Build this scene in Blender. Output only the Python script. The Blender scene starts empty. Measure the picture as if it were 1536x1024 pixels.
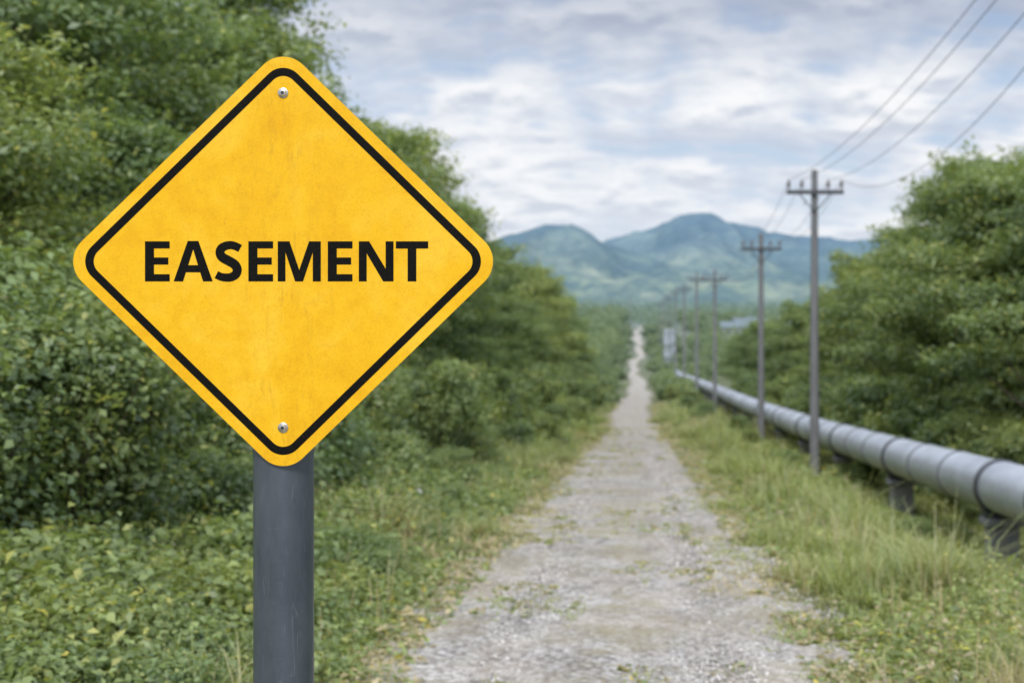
import bpy, math, random
import numpy as np
from mathutils import Vector, geometry
R=np.random.RandomState(7)
random.seed(7)
SC=bpy.context.scene
COL=SC.collection
CAMZ=2.1; F=2133.0; U0=958.0; V0=460.0
rad=math.radians

# ---------------------------------------------------------------- helpers
def link(o,parent=None):
    COL.objects.link(o)
    if parent is not None: o.parent=parent
    return o
def empty(name,loc=(0,0,0)):
    e=bpy.data.objects.new(name,None); e.empty_display_size=0.3; e.location=loc
    return link(e)
def tag(o,label=None,category=None,group=None,kind=None):
    if label: o["label"]=label
    if category: o["category"]=category
    if group: o["group"]=group
    if kind: o["kind"]=kind
def mesh_np(name,verts,quads=None,tris=None,col=None,smooth=False,mat=None):
    me=bpy.data.meshes.new(name)
    verts=np.asarray(verts,dtype=np.float32)
    me.vertices.add(len(verts)); me.vertices.foreach_set("co",verts.ravel())
    idx=[];tot=[]
    if quads is not None and len(quads):
        q=np.asarray(quads,dtype=np.int32); idx.append(q.ravel()); tot.append(np.full(len(q),4,np.int32))
    if tris is not None and len(tris):
        t=np.asarray(tris,dtype=np.int32); idx.append(t.ravel()); tot.append(np.full(len(t),3,np.int32))
    idx=np.concatenate(idx); tot=np.concatenate(tot)
    me.loops.add(len(idx)); me.loops.foreach_set("vertex_index",idx)
    me.polygons.add(len(tot))
    st=np.concatenate([[0],np.cumsum(tot)[:-1]]).astype(np.int32)
    me.polygons.foreach_set("loop_start",st); me.polygons.foreach_set("loop_total",tot)
    if smooth: me.polygons.foreach_set("use_smooth",np.ones(len(tot),bool))
    me.update(calc_edges=True)
    if col is not None:
        a=me.color_attributes.new("Col",'FLOAT_COLOR','POINT')
        c=np.ones((len(verts),4),np.float32); c[:,:3]=col; a.data.foreach_set("color",c.ravel())
    if mat: me.materials.append(mat)
    return me
def obj(name,me,parent=None,loc=(0,0,0)):
    o=bpy.data.objects.new(name,me); o.location=loc
    return link(o,parent)
_P=R.rand(256,256)
def vnoise(x,y):
    x=np.asarray(x,float);y=np.asarray(y,float)
    xi=np.floor(x).astype(int);yi=np.floor(y).astype(int);fx=x-xi;fy=y-yi
    fx=fx*fx*(3-2*fx);fy=fy*fy*(3-2*fy)
    g=lambda a,b:_P[a%256,b%256]
    return (g(xi,yi)*(1-fx)+g(xi+1,yi)*fx)*(1-fy)+(g(xi,yi+1)*(1-fx)+g(xi+1,yi+1)*fx)*fy
def fbm(x,y,o=4):
    s=0;a=.5
    for i in range(o):
        s=s+a*vnoise(x*2**i+17*i,y*2**i+31*i); a*=.5
    return s/(1-.5**o)
# ---------------------------------------------------------------- materials
class M:
    def __init__(s,name):
        s.m=bpy.data.materials.new(name); s.m.use_nodes=True; s.nt=s.m.node_tree; s.n=s.nt.nodes
        s.n.clear(); s.out=s.n.new("ShaderNodeOutputMaterial")
    def N(s,t,**k):
        n=s.n.new(t)
        for a,b in k.items(): setattr(n,a,b)
        return n
    def L(s,a,b): s.nt.links.new(a,b)
    def noise(s,scale,detail=4,rough=.6,vec=None,dist=0):
        n=s.N("ShaderNodeTexNoise"); n.inputs["Scale"].default_value=scale; n.inputs["Detail"].default_value=detail
        n.inputs["Roughness"].default_value=rough; n.inputs["Distortion"].default_value=dist
        if vec is not None: s.L(vec,n.inputs["Vector"])
        return n.outputs["Fac"]
    def ramp(s,fac,stops):
        r=s.N("ShaderNodeValToRGB"); e=r.color_ramp.elements
        while len(e)<len(stops): e.new(.5)
        for i,(p,c) in enumerate(stops):
            e[i].position=p; e[i].color=(c,c,c,1) if not isinstance(c,tuple) else (*c,1)
        s.L(fac,r.inputs["Fac"]); return r.outputs["Color"]
    def mix(s,f,a,b,mode='MIX'):
        m=s.N("ShaderNodeMix",data_type='RGBA',blend_type=mode)
        for sock,v in ((m.inputs["Factor"],f),(m.inputs["A"],a),(m.inputs["B"],b)):
            if isinstance(v,(int,float)): sock.default_value=v
            elif isinstance(v,tuple): sock.default_value=(*v,1)
            else: s.L(v,sock)
        return m.outputs["Result"]
    def coord(s,what="Object",scale=None):
        t=s.N("ShaderNodeTexCoord").outputs[what]
        if scale:
            m=s.N("ShaderNodeMapping"); m.inputs["Scale"].default_value=scale; s.L(t,m.inputs["Vector"]); return m.outputs["Vector"]
        return t
    def pos(s,scale=None):
        t=s.N("ShaderNodeNewGeometry").outputs["Position"]
        if scale:
            m=s.N("ShaderNodeMapping"); m.inputs["Scale"].default_value=scale; s.L(t,m.inputs["Vector"]); return m.outputs["Vector"]
        return t
    def bump(s,h,strength,dist):
        b=s.N("ShaderNodeBump"); b.inputs["Strength"].default_value=strength; b.inputs["Distance"].default_value=dist
        s.L(h,b.inputs["Height"]); return b.outputs["Normal"]
    def bsdf(s,color,rough=.6,metal=0,normal=None,spec=.5):
        p=s.N("ShaderNodeBsdfPrincipled")
        for k,v in (("Base Color",color),("Roughness",rough),("Metallic",metal)):
            if isinstance(v,(int,float)): p.inputs[k].default_value=v
            elif isinstance(v,tuple): p.inputs[k].default_value=(*v,1)
            else: s.L(v,p.inputs[k])
        p.inputs["Specular IOR Level"].default_value=spec
        if normal is not None: s.L(normal,p.inputs["Normal"])
        s.L(p.outputs[0],s.out.inputs["Surface"]); return p
    def hazed(s,color,a=60,b=1500,hz=(.22,.31,.35),mx=.8):  # aerial haze blended into the base colour, growing with world Y
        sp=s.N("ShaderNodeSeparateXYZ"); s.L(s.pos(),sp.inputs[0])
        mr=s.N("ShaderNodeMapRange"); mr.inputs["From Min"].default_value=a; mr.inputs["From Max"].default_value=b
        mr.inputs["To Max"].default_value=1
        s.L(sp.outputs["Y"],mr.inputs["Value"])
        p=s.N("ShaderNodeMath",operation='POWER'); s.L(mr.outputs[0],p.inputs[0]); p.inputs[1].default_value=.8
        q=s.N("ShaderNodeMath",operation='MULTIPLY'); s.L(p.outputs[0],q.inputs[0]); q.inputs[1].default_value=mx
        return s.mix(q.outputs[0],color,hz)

def foliage_mat(name,tr=.25,objvar=True):
    m=M(name); at=m.N("ShaderNodeAttribute"); at.attribute_name="Col"
    c=at.outputs["Color"]
    if objvar:
        oi=m.N("ShaderNodeObjectInfo")
        v=m.ramp(oi.outputs["Random"],[(0,(.82,.88,.88)),(.5,(1,1,1)),(1,(1.22,1.12,.95))])
        c=m.mix(1.0,c,v,'MULTIPLY')
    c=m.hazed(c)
    d=m.N("ShaderNodeBsdfDiffuse"); t=m.N("ShaderNodeBsdfTranslucent"); g=m.N("ShaderNodeBsdfGlossy")
    m.L(c,d.inputs["Color"]); g.inputs["Roughness"].default_value=.5; g.inputs["Color"].default_value=(.8,.85,.9,1)
    tc=m.mix(1.0,c,(1.6,1.55,.85),'MULTIPLY'); m.L(tc,t.inputs["Color"])
    a=m.N("ShaderNodeMixShader"); a.inputs[0].default_value=tr; m.L(d.outputs[0],a.inputs[1]); m.L(t.outputs[0],a.inputs[2])
    b=m.N("ShaderNodeMixShader"); b.inputs[0].default_value=.05; m.L(a.outputs[0],b.inputs[1]); m.L(g.outputs[0],b.inputs[2])
    m.L(b.outputs[0],m.out.inputs["Surface"]); return m.m
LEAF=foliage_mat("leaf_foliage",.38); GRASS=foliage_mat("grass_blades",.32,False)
def bark():
    m=M("bark"); n=m.noise(6,5,.7,m.coord("Object",(3,3,.6)))
    m.bsdf(m.ramp(n,[(.3,(.06,.05,.04)),(.7,(.18,.15,.12))]),.9,normal=m.bump(n,.6,.03),spec=.2); return m.m
BARK=bark()
def ground_mat():
    m=M("ground_soil"); p=m.pos()
    n=m.noise(.35,5,.65,p); n2=m.noise(7,5,.7,p)
    c=m.ramp(n,[(.3,(.09,.12,.045)),(.5,(.15,.16,.07)),(.7,(.26,.235,.135))])
    c2=m.ramp(n2,[(.3,(.5,.5,.5)),(.7,(1.3,1.25,1.15))])
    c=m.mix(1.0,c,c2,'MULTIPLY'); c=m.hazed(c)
    m.bsdf(c,.95,normal=m.bump(n2,.7,.05),spec=.1); return m.m
def path_mat():
    m=M("gravel_path"); p=m.pos()
    v=m.N("ShaderNodeTexVoronoi"); v.inputs["Scale"].default_value=24; m.L(p,v.inputs["Vector"])
    v2=m.N("ShaderNodeTexVoronoi"); v2.inputs["Scale"].default_value=60; m.L(p,v2.inputs["Vector"])
    sep=m.N("ShaderNodeSeparateColor"); m.L(v.outputs["Color"],sep.inputs[0])
    st=m.ramp(sep.outputs[0],[(0,(.31,.28,.25)),(.5,(.50,.465,.43)),(1,(.71,.68,.64))])
    gap=m.ramp(v.outputs["Distance"],[(.0,1.0),(.55,.88),(.8,.45)])
    st=m.mix(1.0,st,gap,'MULTIPLY')
    n=m.noise(1.1,6,.7,m.pos((1,.55,1)))
    big=m.ramp(n,[(.42,0.0),(.6,1.0)])
    dirt=m.ramp(m.noise(9,5,.7,p),[(.3,(.38,.31,.235)),(.7,(.60,.525,.43))])
    f=m.N("ShaderNodeMath",operation='MULTIPLY'); m.L(big,f.inputs[0]); f.inputs[1].default_value=.55
    c=m.mix(f.outputs[0],st,dirt)
    dk=m.ramp(m.noise(2.2,6,.75,m.pos((1,.5,1)),.5),[(.38,(.76,.73,.69)),(.58,(1.1,1.1,1.1))]); c=m.mix(1.0,c,dk,'MULTIPLY')
    sp=m.N("ShaderNodeSeparateXYZ"); m.L(p,sp.inputs[0])
    ad=m.N("ShaderNodeMath",operation='ADD'); m.L(sp.outputs["X"],ad.inputs[0]); ad.inputs[1].default_value=.2
    ab=m.N("ShaderNodeMath",operation='ABSOLUTE'); m.L(ad.outputs[0],ab.inputs[0])
    cen=m.ramp(ab.outputs[0],[(.0,.9),(.32,.65),(.55,.25),(.95,.5)])
    pn=m.ramp(m.noise(.8,7,.8,m.pos((1,1.1,1)),.4),[(.47,0.0),(.60,.85)])
    q=m.N("ShaderNodeMath",operation='MULTIPLY'); m.L(cen,q.inputs[0]); m.L(pn,q.inputs[1])
    c=m.mix(q.outputs[0],c,(.33,.29,.17))
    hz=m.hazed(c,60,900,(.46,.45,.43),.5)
    h=m.N("ShaderNodeMath",operation='ADD'); m.L(v.outputs["Distance"],h.inputs[0]); m.L(v2.outputs["Distance"],h.inputs[1])
    b=m.N("ShaderNodeBump"); b.invert=True; b.inputs["Strength"].default_value=.7; b.inputs["Distance"].default_value=.022
    m.L(h.outputs[0],b.inputs["Height"])
    m.bsdf(hz,.9,normal=b.outputs[0],spec=.2); return m.m
def stone_mat():
    m=M("gravel_stone"); at=m.N("ShaderNodeAttribute"); at.attribute_name="Col"
    m.bsdf(at.outputs["Color"],.85,spec=.25); return m.m
def hill_mat():
    m=M("hill_forest"); p=m.pos()
    n=m.noise(.0055,9,.70,p,.4); n2=m.noise(.018,8,.80,p); n3=m.noise(.0022,5,.6,p)
    lo=m.ramp(n,[(.34,(.10,.17,.11)),(.45,(.18,.26,.15)),(.52,(.34,.41,.21)),(.60,(.47,.50,.30)),(.68,(.19,.27,.16))])
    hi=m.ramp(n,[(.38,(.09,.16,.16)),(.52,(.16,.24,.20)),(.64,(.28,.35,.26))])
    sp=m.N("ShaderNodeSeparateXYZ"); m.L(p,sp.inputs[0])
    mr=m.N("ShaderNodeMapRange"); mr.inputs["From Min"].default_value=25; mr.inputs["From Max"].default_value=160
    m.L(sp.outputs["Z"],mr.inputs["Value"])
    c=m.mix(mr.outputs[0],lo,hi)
    c=m.mix(1.0,c,m.ramp(n2,[(.38,(.38,.46,.52)),(.5,(1,1,1)),(.62,(1.6,1.5,1.35))]),'MULTIPLY')
    c=m.mix(1.0,c,m.ramp(n3,[(.4,(.78,.83,.88)),(.6,(1.2,1.16,1.1))]),'MULTIPLY')
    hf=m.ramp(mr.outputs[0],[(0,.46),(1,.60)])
    c=m.mix(hf,c,(.255,.385,.52))  # blue distance haze painted into the forest colour, stronger higher up
    m.bsdf(c,1,spec=0,normal=m.bump(n2,.8,36)); return m.m
def sign_yellow():
    m=M("weathered_yellow_paint"); p=m.coord("Object")
    n=m.noise(4.5,6,.65,p,.6); n2=m.noise(26,5,.7,p); n3=m.noise(260,3,.7,p)
    c=m.ramp(n,[(.28,(.74,.375,.004)),(.5,(.81,.455,.009)),(.66,(.84,.51,.030))])
    g=m.ramp(n2,[(.3,(.93,.90,.85)),(.55,(1,1,1))])
    c=m.mix(1.0,c,g,'MULTIPLY')
    sp=m.ramp(n3,[(.32,(.88,.84,.74)),(.46,(1,1,1)),(.7,(1.03,1.04,1.1))]); c=m.mix(1.0,c,sp,'MULTIPLY')
    s1=m.noise(9,6,.75,m.coord("Object",(6,6,1.2)),1.0)
    st=m.ramp(s1,[(.52,0.0),(.74,.55)])
    sx=m.N("ShaderNodeSeparateXYZ"); m.L(p,sx.inputs[0])
    ab=m.N("ShaderNodeMath",operation='ABSOLUTE'); m.L(sx.outputs["X"],ab.inputs[0])
    mr=m.N("ShaderNodeMapRange"); mr.inputs["From Min"].default_value=.16; mr.inputs["From Max"].default_value=0; m.L(ab.outputs[0],mr.inputs["Value"])
    mu=m.N("ShaderNodeMath",operation='MULTIPLY'); m.L(st,mu.inputs[0]); m.L(mr.outputs[0],mu.inputs[1])
    c=m.mix(mu.outputs[0],c,(.42,.20,.02))
    s2=m.noise(70,4,.8,m.coord("Object",(1,1,1)),2.5)
    c=m.mix(m.ramp(s2,[(.63,0.0),(.73,.45)]),c,(.33,.17,.03))
    m.bsdf(c,m.ramp(n2,[(.3,.45),(.7,.65)]),0,normal=m.bump(n3,.12,.001),spec=.2); return m.m
def sign_black():
    m=M("black_vinyl"); n=m.noise(220,4,.7,m.coord("Object")); n2=m.noise(14,5,.7,m.coord("Object"))
    c=m.ramp(n,[(.3,(.003,.003,.003)),(.60,(.006,.006,.005)),(.78,(.04,.03,.014))])
    m.bsdf(c,m.ramp(n2,[(.3,.5),(.7,.75)]),spec=.08); return m.m
def metal(name,a,b,rough=.45,mt=.6,sc=(1,1,.15),hz=False,s=18,scr=0,fl=.5):
    m=M(name); n=m.noise(s,6,.7,m.coord("Object",sc)); n2=m.noise(s*5,4,.7,m.coord("Object",(1,1,.3)))
    c=m.ramp(n,[(.3,a),(.7,b)])
    c=m.mix(m.ramp(n2,[(.66,0.0),(.74,fl)]),c,tuple(min(1,x*1.8) for x in b))
    if scr:
        for k_,(mp,th) in enumerate((((14,14,1.2),.67),((4,4,34),.70))):
            n4=m.noise(7,2,.5,m.coord("Object",mp),1.5)
            c=m.mix(m.ramp(n4,[(th,0.0),(th+.04,.32)]),c,(.24,.26,.29))
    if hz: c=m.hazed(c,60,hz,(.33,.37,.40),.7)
    m.bsdf(c,rough,mt,normal=m.bump(n,.06,.002),spec=.5); return m.m
YEL=sign_yellow(); BLK=sign_black()
POST=metal("galvanised_post",(.058,.072,.094),(.120,.140,.170),.36,.45,s=9,scr=1,sc=(1,1,.3),fl=.15)
STEEL=metal("screw_steel",(.45,.44,.42),(.62,.62,.60),.3,.95,s=60)
DARK=metal("socket_dark",(.02,.02,.02),(.04,.04,.04),.6,.3)
ALU=metal("sign_edge",(.40,.22,.01),(.55,.32,.02),.5,.0)
def pipe_mat():
    m=M("pipe_steel"); n=m.noise(1.4,6,.7,m.coord("Object",(1,.35,1))); n2=m.noise(9,5,.7,m.coord("Object",(1,1,1)))
    c=m.ramp(n,[(.3,(.38,.40,.44)),(.55,(.53,.555,.60)),(.75,(.64,.66,.70))])
    c=m.mix(m.ramp(n2,[(.60,0.0),(.8,.6)]),c,(.24,.21,.19))
    n3=m.noise(3,6,.75,m.coord("Object",(1,2.5,1)),.8)
    c=m.mix(m.ramp(n3,[(.52,0.0),(.70,.55)]),c,(.26,.26,.27))
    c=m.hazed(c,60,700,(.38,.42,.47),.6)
    m.bsdf(c,.42,.25,normal=m.bump(n2,.1,.01)); return m.m
PIPE=pipe_mat()
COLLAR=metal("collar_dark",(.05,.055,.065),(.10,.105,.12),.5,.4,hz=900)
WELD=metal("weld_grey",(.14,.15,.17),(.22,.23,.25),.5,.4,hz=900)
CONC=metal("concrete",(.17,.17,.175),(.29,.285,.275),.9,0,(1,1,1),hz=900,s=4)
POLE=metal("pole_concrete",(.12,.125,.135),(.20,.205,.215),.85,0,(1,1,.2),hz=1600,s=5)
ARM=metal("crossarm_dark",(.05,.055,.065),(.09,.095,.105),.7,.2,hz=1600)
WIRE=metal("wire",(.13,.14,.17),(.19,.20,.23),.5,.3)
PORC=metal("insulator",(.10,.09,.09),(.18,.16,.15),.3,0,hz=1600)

# ---------------------------------------------------------------- terrain
_py=np.array([-60,-10,0,9,16,21,27,39,56,75,103,146,190,230,300,400,500,620,900,1500,2500,7000.])
_pz=np.array([-2,-2.0,-2.08,-2.4,-2.75,-3.06,-3.45,-4.12,-5.15,-6.1,-7.3,-8.9,-10.3,-11.2,-11.3,-9.5,-7.1,-8.6,-9,-8,-6,-6])
_fy=np.arange(-60,7000,1.0); _fz=np.interp(_fy,_py,_pz)
k=np.exp(-np.linspace(-2,2,9)**2); k/=k.sum(); _fz=np.convolve(np.pad(_fz,4,'edge'),k,'valid')
def prof(y): return CAMZ+np.interp(y,_fy,_fz)
def sm(a,b,x):
    t=np.clip((x-a)/(b-a),0,1); return t*t*(3-2*t)
def ditch(x,y): return np.interp(y,[0,10,30,50,3000],[.6,.85,.75,.3,.15])*sm(1.9,5.0,x)*(1-.6*sm(7,12,x))
def ground(x,y):
    x=np.asarray(x,float);y=np.asarray(y,float)
    z=prof(y)-ditch(x,y)
    z=z+.35*sm(3,7,-x)+.9*sm(7,20,-x)
    off=np.clip((np.abs(x+.2)-1.6)/1.2,0,1)
    z=z+off*(.22*(fbm(x*.6,y*.6)-.5)+np.clip(np.abs(x)/60,0,1)*2.5*(fbm(x*.01,y*.01)-.5)*2)
    return z
def spaced(segs):
    out=[]
    for a,b,s in segs: out.append(np.arange(a,b,s))
    out.append([segs[-1][1]]); return np.concatenate(out)
xs=spaced([(-5000,-600,250),(-600,-60,30),(-60,-12,3),(-12,12,.3),(12,60,3),(60,600,30),(600,5000,250)])
ys=spaced([(-30,4,1.5),(4,60,.4),(60,200,2),(200,700,10),(700,7000,150)])
XX,YY=np.meshgrid(xs,ys); ZZ=ground(XX,YY)
def gridfaces(nx,ny):
    i=np.arange(nx-1)[None,:]+np.arange(ny-1)[:,None]*nx
    return np.stack([i,i+1,i+1+nx,i+nx],-1).reshape(-1,4)
g=obj("ground",mesh_np("ground",np.stack([XX,YY,ZZ],-1).reshape(-1,3),gridfaces(len(xs),len(ys)),smooth=True,mat=ground_mat()))
tag(g,"grassy earth falling away towards a distant wooded plain","ground",kind="structure")
def pedge(y):
    w=np.interp(y,[0,60,500],[.34,.45,.6])
    me=(fbm(y*.035+11,y*0+21,3)-.5)*np.interp(y,[45,120,300,500],[0,1.6,3.2,3.5])
    l=np.interp(y,[0,9,22,60],[-1.82,-1.80,-1.66,-1.64])+(fbm(y*.6+3,y*0+2)-.5)*w*3+(fbm(y*4,y*0+9,3)-.5)*.35+(fbm(y*.08+3,y*0+42,2)-.5)*np.interp(y,[60,200],[.1,1.6])
    r=np.interp(y,[0,10,40,60],[1.22,1.28,1.28,1.12])+(fbm(y*.5+50,y*0+5)-.5)*w*3+(fbm(y*4+9,y*0+14,3)-.5)*.35+(fbm(y*.08+63,y*0+42,2)-.5)*np.interp(y,[60,200],[.1,1.6])
    sh=np.interp(y,[60,150,300,500],[0,.15,.45,.55])
    return l+sh+me,r-sh+me
py=spaced([(-20,4,1),(4,40,.12),(40,120,.5),(120,560,3)])
l,r=pedge(py); t=np.linspace(0,1,21)
PX=l[:,None]*(1-t)+r[:,None]*t; PYY=np.repeat(py[:,None],21,1)
lift=np.interp(py,[0,40,120,560],[.015,.02,.06,.2])[:,None]
PZ=prof(PYY)-ditch(PX,PYY)+lift*(1-(2*np.abs(t-.5))**6*1.9)
PZ+= .03*(fbm(PX*1.6,PYY*.9)-.5)*(1-(2*np.abs(t-.5))**4)-.025*np.exp(-((PX+.95)/.25)**2)-.025*np.exp(-((PX-.55)/.25)**2)+.014
pth=obj("gravel_path",mesh_np("gravel_path",np.stack([PX,PYY,PZ],-1).reshape(-1,3),gridfaces(21,len(py)),smooth=True,mat=path_mat()))
tag(pth,"pale gravel track running straight between grassy verges","path",kind="structure")
def pathz(x,y): return prof(y)+.012

# gravel stones
n=95000
sy=7.5*(45/7.5)**R.rand(n); lx,rx=pedge(sy)
tt=R.rand(n); sx=lx-.3+(rx-lx+.6)*tt
keep=(fbm(sx*1.3+7,sy*.8)>.45)|(R.rand(n)<.28); sx=sx[keep];sy=sy[keep]; n=len(sx)
sz=(.005+.016*R.rand(n)**2.6)*np.interp(sy,[8,45],[1,1.6])
octv=np.array([[1,0,0],[-1,0,0],[0,1,0],[0,-1,0],[0,0,1],[0,0,-1]],float)
octf=np.array([[0,2,4],[2,1,4],[1,3,4],[3,0,4],[2,0,5],[1,2,5],[3,1,5],[0,3,5]])
V=octv[None]*sz[:,None,None]*(1+.5*(R.rand(n,6,3)-.5)); V[...,2]*=.6
a=R.rand(n)*6.28; ca,sa=np.cos(a)[:,None],np.sin(a)[:,None]
V=np.stack([V[...,0]*ca-V[...,1]*sa,V[...,0]*sa+V[...,1]*ca,V[...,2]],-1)
V+=(R.rand(n,6,3)-.5)*sz[:,None,None]*.5
V+=np.stack([sx,sy,np.where((sx>lx[keep])&(sx<rx[keep]),pathz(sx,sy),ground(sx,sy))+sz*.2],-1)[:,None]
Fc=(octf[None]+6*np.arange(n)[:,None,None]).reshape(-1,3)
b=.22+.48*R.rand(n)**1.4; cc=np.stack([b*1.035,b*.98,b*.915],-1); cc=np.repeat(cc,6,0)
gv=obj("gravel",mesh_np("gravel",V.reshape(-1,3),tris=Fc,col=cc,mat=stone_mat()))
tag(gv,"loose pale grey stones scattered on the track","gravel",kind="stuff")

# ---------------------------------------------------------------- grass
def blades(px,py_,pz,h,w,lean,col,rs):
    n=len(px); a=rs.rand(n)*6.283; d=np.stack([np.cos(a),np.sin(a)],-1)
    b=a+1.57+(rs.rand(n)-.5); s=np.stack([np.cos(b),np.sin(b)],-1)
    P=np.stack([px,py_],-1); V=np.zeros((n,6,3))
    for i,(hh,ll,ww) in enumerate(((0,0,1),(.6,.35,.75),(1,1,.12))):
        c=P+d*(lean*ll)[:,None]; 
        V[:,2*i,:2]=c-s*(w*ww/2)[:,None]; V[:,2*i+1,:2]=c+s*(w*ww/2)[:,None]
        V[:,2*i,2]=V[:,2*i+1,2]=pz+h*hh*(1-.25*ll*np.clip(lean/h,0,1))
    base=6*np.arange(n)[:,None]; Q=np.concatenate([base+np.array([0,1,3,2]),base+np.array([2,3,5,4])])
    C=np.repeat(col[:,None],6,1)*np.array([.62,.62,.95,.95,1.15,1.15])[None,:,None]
    return V.reshape(-1,3),Q,C.reshape(-1,3)
GREEN=np.array([.15,.215,.058]);YG=np.array([.33,.375,.11]);STRAW=np.array([.52,.44,.27])
def grass_field(name,x0,x1,nt,nb,seed,label,y0=6.5,y1=110,hs=1.0,lim=None,dr=0):
    rs=np.random.RandomState(seed)
    ty=y0*(y1/y0)**rs.rand(nt); tx=x0+(x1-x0)*rs.rand(nt)
    lx,rx=pedge(ty)
    dist=np.minimum(np.abs(tx-lx),np.abs(tx-rx)); inside=(tx>lx)&(tx<rx)
    m=fbm(tx*1.1+40,ty*.5+3)
    cen=np.abs(tx+.2)<.35
    keep=np.where(inside,((m>.57)&(rs.rand(nt)<.6))|((dist<.38)&(rs.rand(nt)<.65))|(cen&(m>.50)&(rs.rand(nt)<.45)),(rs.rand(nt)<np.clip(.45+dist*1.5,0,1)*np.clip(fbm(tx*1.6+3,ty*1.1+8)*2.6-.45,.25,1)))
    tx,ty,dist,inside=tx[keep],ty[keep],dist[keep],inside[keep]; nt=len(tx)
    big=fbm(tx*1.3,ty*.9); big2=np.clip((big-.40)*4.2,0,1.6)
    hgt=hs*np.where(inside,.055,.08+.50*np.clip(dist/1.4,0,1)*(.15+.95*big2))*(.5+.9*rs.rand(nt))
    if lim is not None: hgt=hgt*lim(tx,ty)
    dry=np.clip(fbm(tx*.9+11,ty*.6+70)*2.4-1.12+dr+.55*np.exp(-dist/.3)+.45*(rs.rand(nt)-.5),0,1)
    tone=np.clip(rs.rand(nt)*.8+1.0*(fbm(tx*.7+90,ty*.5+9)-.25),0,1)
    i=np.repeat(np.arange(nt),nb); n=len(i); rr=.05+.09*np.clip(hgt[i]/.3,0,1.4)
    aa=rs.rand(n)*6.28; q=rr*np.sqrt(rs.rand(n))
    px=tx[i]+np.cos(aa)*q; pyy=ty[i]+np.sin(aa)*q; h=hgt[i]*(.35+1.0*rs.rand(n)); 
    w=np.interp(pyy,[7,20,110],[.010,.016,.05])*(.7+.6*rs.rand(n))
    lean=h*(.25+1.1*rs.rand(n)**1.3)
    base=GREEN*(1-tone[i,None])+YG*tone[i,None]
    dd=np.clip(dry[i]+.4*(rs.rand(n)-.5),0,1)[:,None]**1.3
    c=base*(1-dd)+STRAW*dd; c=c*(.7+.6*rs.rand(n))[:,None]
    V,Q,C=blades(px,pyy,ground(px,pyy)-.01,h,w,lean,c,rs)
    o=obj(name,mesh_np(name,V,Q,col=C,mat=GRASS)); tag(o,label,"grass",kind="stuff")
grass_field("verge_grass",-4.0,-1.3,4200,24,1,"rough green grass beside the track",hs=.8)
grass_field("verge_grass",.8,7.5,9500,24,2,"tall green and straw coloured grass beside the pipeline",hs=.88,dr=.08,lim=lambda x,y:1-.6*sm(3.0,4.4,x)*np.interp(y,[10,45,60],[1,1,0]))
grass_field("dry_grass",-1.9,1.4,8200,12,3,"short dry grass growing through the gravel",y1=110,dr=.25)
rs=np.random.RandomState(77); n=2400
py_=8*(60/8)**rs.rand(n); px=np.where(rs.rand(n)<.75,1.8+4.2*rs.rand(n),-2-1.8*rs.rand(n)); k=fbm(px*.9+31,py_*.5+5)>.48; px=px[k];py_=py_[k];n=len(px)
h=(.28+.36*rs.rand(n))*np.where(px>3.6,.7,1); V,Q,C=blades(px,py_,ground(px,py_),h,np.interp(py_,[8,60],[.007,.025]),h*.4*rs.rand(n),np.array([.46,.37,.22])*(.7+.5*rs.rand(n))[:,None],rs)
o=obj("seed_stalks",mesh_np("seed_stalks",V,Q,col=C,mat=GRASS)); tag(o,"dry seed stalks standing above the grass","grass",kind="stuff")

# ---------------------------------------------------------------- leaves
def leaf_mesh(P,Nn,L,W,col,rs):
    n=len(P); Nn=Nn/np.linalg.norm(Nn,axis=1,keepdims=True)
    t=rs.normal(size=(n,3)); t-= (t*Nn).sum(1,keepdims=True)*Nn; t/=np.linalg.norm(t,axis=1,keepdims=True)
    s=np.cross(Nn,t); L=L[:,None]; W=W[:,None]
    V=np.stack([P-t*L*.5, P+s*W*.5+Nn*W*.18-t*L*.05, P+t*L*.5-Nn*L*.1, P-s*W*.5+Nn*W*.18-t*L*.05],1)
    Q=np.arange(4*n).reshape(-1,4)
    return V.reshape(-1,3),Q,np.repeat(col,4,0)
LG1=np.array([.125,.185,.066]);LG2=np.array([.250,.320,.115]);LG3=np.array([.38,.40,.12])
def leafcol(n,rs,blobtone):
    t=np.clip(blobtone+.35*(rs.rand(n)-.5),0,1)[:,None]
    c=LG1*(1-t)+LG2*t
    y=(rs.rand(n)<.07)[:,None]; c=np.where(y,LG3*(.8+.4*rs.rand(n))[:,None],c)
    return c*(.75+.5*rs.rand(n))[:,None]
def tube(pts,rads,sides=8,cap=True):
    pts=[Vector(p) for p in pts]; V=[];Q=[]
    for i,p in enumerate(pts):
        d=(pts[min(i+1,len(pts)-1)]-pts[max(i-1,0)]).normalized()
        u=d.cross(Vector((0,1,0) if abs(d.y)<.9 else (1,0,0))).normalized(); w=d.cross(u)
        for k in range(sides):
            a=2*math.pi*k/sides; V.append(p+(u*math.cos(a)+w*math.sin(a))*rads[i])
    for i in range(len(pts)-1):
        for k in range(sides):
            k2=(k+1)%sides; Q.append((i*sides+k,i*sides+k2,(i+1)*sides+k2,(i+1)*sides+k))
    return [tuple(v) for v in V],Q
def join(parts):
    V=[];Q=[];o=0
    for v,q in parts:
        V+=list(v); Q+=[tuple(i+o for i in f) for f in q]; o+=len(v)
    return V,Q
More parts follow.
